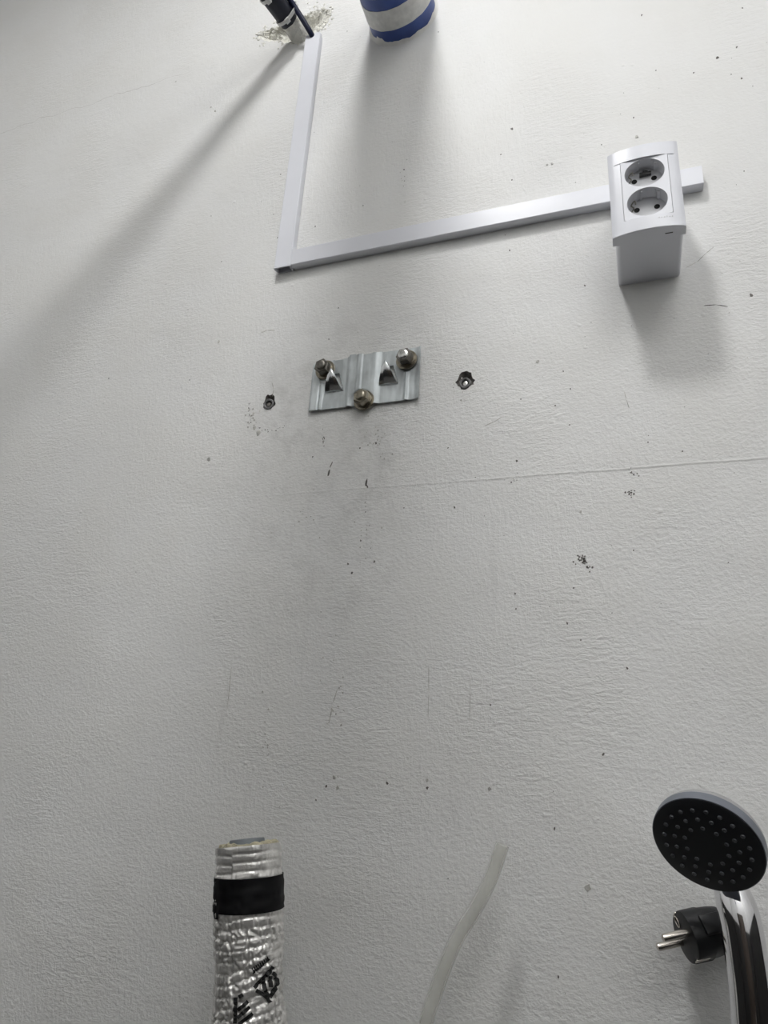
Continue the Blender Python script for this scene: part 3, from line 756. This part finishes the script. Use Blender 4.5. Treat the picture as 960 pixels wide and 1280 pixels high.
# black print on the jacket
def to_foil(px, py):
    """angle round and distance along the duct of the point seen at a photo position"""
    d = (RGT*((px-480)/FPX) - UPV*((py-640)/FPX) + FWD).normalized(); w0 = EYE-FT; rad = FR+.0022
    dp = d-FAX*d.dot(FAX); wp = w0-FAX*w0.dot(FAX); A = dp.dot(dp); Bq = 2*dp.dot(wp); Cq = wp.dot(wp)-rad*rad
    disc = max(0, Bq*Bq-4*A*Cq); t = (-Bq-math.sqrt(disc))/(2*A); p = w0+d*t
    return math.atan2(p.dot(fe2), p.dot(fe1)), p.dot(FAX)
def stroke(bm, pts, wpx):
    path = []
    for (x0, y0), (x1, y1) in zip(pts, pts[1:]):
        n = max(2, int(math.hypot(x1-x0, y1-y0)/1.2))
        for k in range(n): path.append((x0+(x1-x0)*k/n, y0+(y1-y0)*k/n))
    path.append(pts[-1]); L = []; R = []
    for i, p in enumerate(path):
        a, b = path[max(0, i-1)], path[min(len(path)-1, i+1)]; dx, dy = b[0]-a[0], b[1]-a[1]; l = math.hypot(dx, dy) or 1
        nx, ny = -dy/l*wpx/2, dx/l*wpx/2
        L.append(bm.verts.new(foil_pt(*to_foil(p[0]+nx, p[1]+ny), .0010))); R.append(bm.verts.new(foil_pt(*to_foil(p[0]-nx, p[1]-ny), .0010)))
    for i in range(len(path)-1): bm.faces.new((L[i], L[i+1], R[i+1], R[i]))
bm = bmesh.new()
for s_ in ([(318, 1235), (328, 1224), (337, 1216), (341, 1208)], [(320, 1238), (329, 1243), (335, 1248), (338, 1253)], [(330, 1224), (331, 1236), (336, 1246)], [(341, 1216), (347, 1220), (347, 1231), (342, 1239), (338, 1247)], [(339, 1220), (338, 1234)]): stroke(bm, s_, 5.0)
for s_ in ([(294, 1247), (294, 1279)], [(298, 1247), (304, 1243)], [(297, 1263), (310, 1252)], [(297, 1272), (312, 1259)], [(299, 1280), (316, 1267)]): stroke(bm, s_, 4.6)
for i in range(9): x, y = 315+i*2.3, 1213-i*1.8; stroke(bm, [(x, y-3), (x+2.5, y+2)], 1.5); stroke(bm, [(x+1, y+5), (x+3.5, y)], 1.4)
finish('black_print', bm, MAT['ink'], ft, smooth=False)

# ================================================================== clear hose
hp = [P(628, 1056, -.044), P(618, 1086, -.044), P(609, 1108, -.045), P(592, 1140, -.046), P(573, 1170, -.048), P(556, 1208, -.050), P(543, 1245, -.052), P(531, 1285, -.054)]
e = hp[-1]
hp += [Vector((e.x-.02, e.y-.002, e.z-.09)), Vector((e.x-.03, e.y, e.z-.35)), Vector((e.x-.02, -.06, .6)), Vector((e.x-.01, -.065, .03)), Vector((e.x-.01, -.065, .0))]
bm = bmesh.new(); tube(bm, spline(hp, 8), lambda t: .0056, 20, inner=.0014)
h = finish('clear_hose', bm, MAT['hose']); place_origin(h)
tag(h, 'clear plastic hose standing in front of the wall, upper end open', 'hose')

# ================================================================== hand shower
HC = EYE+(Vector((.0435, -.0650, 1.5516))-EYE)*.95
HN = Vector((-.2915, -.7784, -.5559)).normalized()
MAJ = Vector((-.3366, -.4605, .8213)); MAJ = (MAJ-HN*MAJ.dot(HN)).normalized(); MIN = Vector((-.8954, .4265, -.1278))
sh = thing('hand_shower', P(945, 1280, -.075), 'chrome hand shower with round black spray face', 'shower')
HR = .0362
bm = bmesh.new(); lathe(bm, HC, -HN, [(HR*.9, .0010), (HR, .0012), (HR*1.003, .0030), (HR*1.0, .0085), (HR*.985, .0092)], 72); finish('rim', bm, MAT['satin'], sh)
bm = bmesh.new(); lathe(bm, HC, -HN, [(HR*.985, .0088), (HR*.985, .0110), (HR*.95, .0140), (HR*.82, .0172), (HR*.60, .0198), (HR*.3, .0212), (HR*.05, .0216)], 64); finish('back_shell', bm, MAT['back'], sh)
bm = bmesh.new(); lathe(bm, HC, -HN, [(.0005, -.0006), (HR*.5, -.0003), (HR*.95, .0), (HR*.985, .0007), (HR*.985, .0020)], 72, cap0=True); fc = finish('spray_face', bm, MAT['face'], sh)
rot0 = .25
nz = None
for cnt, rad, ph in ((20, .02766, -.0566), (15, .02072, -.1105), (10, .01409, -.2142)):
    for i in range(cnt):
        a = -2*math.pi*i/cnt+ph; c = HC+(MAJ*math.cos(a)+MIN*math.sin(a))*rad
        bm = bmesh.new(); lathe(bm, c-HN*.0004, HN, [(.0016, 0), (.0015, .0010), (.0011, .0015), (.0005, .0013), (.0003, .0007)], 12)
        finish('nozzle', bm, MAT['nozzle'], fc)
# neck and handle
gp = [HC-HN*.020, P(904, 1085, -.052), P(915, 1115, -.0565), P(925, 1150, -.0605), P(932, 1190, -.063), P(938, 1235, -.0645), P(942, 1285, -.065)]
e = gp[-1]; dz = (gp[-1]-gp[-2]).normalized()
gp += [e+dz*.03+Vector((0, 0, -.01)), e+Vector((.001, -.001, -.085))]
def hr(t): return .0095+.0042*sstep(t, .10, .36) - .0025*sstep(t, .85, 1)
bm = bmesh.new(); tube(bm, spline(gp, 10), hr, 40, hint=Vector((1, 0, 0))); finish('handle', bm, MAT['chrome'], sh)
e2 = gp[-1]
bm = bmesh.new(); lathe(bm, e2+Vector((0, 0, .004)), (0, 0, -1), [(.0100, 0), (.0112, .002), (.0105, .022), (.0085, .026)], 24); finish('hose_nut', bm, MAT['chrome'], sh)
hs = spline([e2+Vector((0, 0, -.02)), e2+Vector((0, -.003, -.15)), e2+Vector((0, -.02, -.6)), Vector((e2.x, -.16, .10)), Vector((e2.x, -.24, .0085)), Vector((e2.x, -.42, .0085))], 14)
bm = bmesh.new(); tube(bm, hs, lambda t: .0075+.0004*math.sin(t*500), 14); finish('shower_hose', bm, MAT['chrome'], sh)
# ================================================================== power plug
FCN = Vector((.0253, -.0325, 1.4857))
pa = Vector((-.8943, -.3898, -.2196)); pb = Vector((.3838, -.4163, -.8242)); pc = Vector((.2298, -.8214, .5220)); PS = .9185
pl = thing('power_plug', FCN-pb*-.02, 'black rubber power plug with two round pins behind the handle', 'plug')
bm = bmesh.new(); R = []
secs = [(0.0, .0165, .0165, 0), (.0006, .0182, .0182, 0), (.0020, .0186, .0186, 0), (.0150, .0186, .0186, 0), (.0165, .0172, .0186, 0), (.0240, .0168, .0180, 0), (.0300, .0160, .0168, .0), (.0345, .0140, .0150, 0), (.0365, .0100, .0110, 0)]
for h, rb, rc, sft in secs:
    row = []
    for i in range(48):
        a = 2*math.pi*i/48; cb, cc = math.cos(a), math.sin(a)
        pw = 2.6 if h > .015 else 2.2
        k = (abs(cb)**pw+abs(cc)**pw)**(-1/pw)
        rr_b, rr_c = rb*k, rc*k
        if abs(cc) < .16: rr_b -= .0016 if h < .012 else 0       # channel for the earth clip
        row.append(bm.verts.new(FCN-pa*h*PS+(pb*cb*rr_b+pc*cc*rr_c)*PS))
    R.append(row)
for p, q in zip(R, R[1:]):
    for i in range(48): bm.faces.new((p[i], p[(i+1) % 48], q[(i+1) % 48], q[i]))
bm.faces.new(R[0]); bm.faces.new(R[-1][::-1])
finish('plug_body', bm, MAT['rubber'], pl, angle=40)
bm = bmesh.new()      # finger grip on the side facing the room
mtx = Matrix((-pa, pb, pc)).transposed().to_4x4(); mtx.translation = FCN
box(bm, (.010*PS, -.0075*PS, .0165*PS), (.030*PS, .0075*PS, .0205*PS), .0015); bmesh.ops.transform(bm, matrix=mtx, verts=bm.verts[:]); finish('grip', bm, MAT['rubber'], pl)
for s in (-1, 1):
    bm = bmesh.new(); lathe(bm, FCN+pc*s*.0095*PS, pa, [(.0030*PS, -.001), (.0030*PS, .0200*PS), (.0026*PS, .0214*PS), (.0013*PS, .0220*PS)], 20); finish('pin', bm, MAT['pin'], pl)
    bm = bmesh.new(); box(bm, (.0000, -.0030*PS, -.0004), (.012*PS, .0030*PS, .0006), .0002)
    m2 = Matrix((-pa, pc, pb*s)).transposed().to_4x4(); m2.translation = FCN+pb*s*.0174*PS
    bmesh.ops.transform(bm, matrix=m2, verts=bm.verts[:]); finish('earth_clip', bm, MAT['pin'], pl)
    if s == -1:
        bm = bmesh.new(); ce = FCN+pa*.0004-pb*.0118*PS
        ring = [ce+(pb*math.cos(2*math.pi*k/20)*.0042+pc*math.sin(2*math.pi*k/20)*.0026)*PS for k in range(21)]
        tube(bm, ring, .0005, 8, caps=False, hint=pa); finish('earth_socket', bm, MAT['pin'], pl)
bk = FCN-pa*.036*PS
cp = [bk+pa*.004, bk-pa*.005+Vector((.003, -.002, -.003)), Vector((bk.x+.020, -.012, bk.z-.018)), Vector((bk.x+.030, -.0062, bk.z-.08)), Vector((bk.x+.034, -.0058, bk.z-.35)), Vector((bk.x+.04, -.0058, .35)), Vector((bk.x+.05, -.007, .02)), Vector((bk.x+.09, -.010, .0045)), Vector((bk.x+.30, -.012, .0045))]
bm = bmesh.new(); tube(bm, spline(cp, 8), lambda t: .0042, 14, hint=Vector((1, 0, 0))); finish('power_cord', bm, MAT['rubber'], pl)
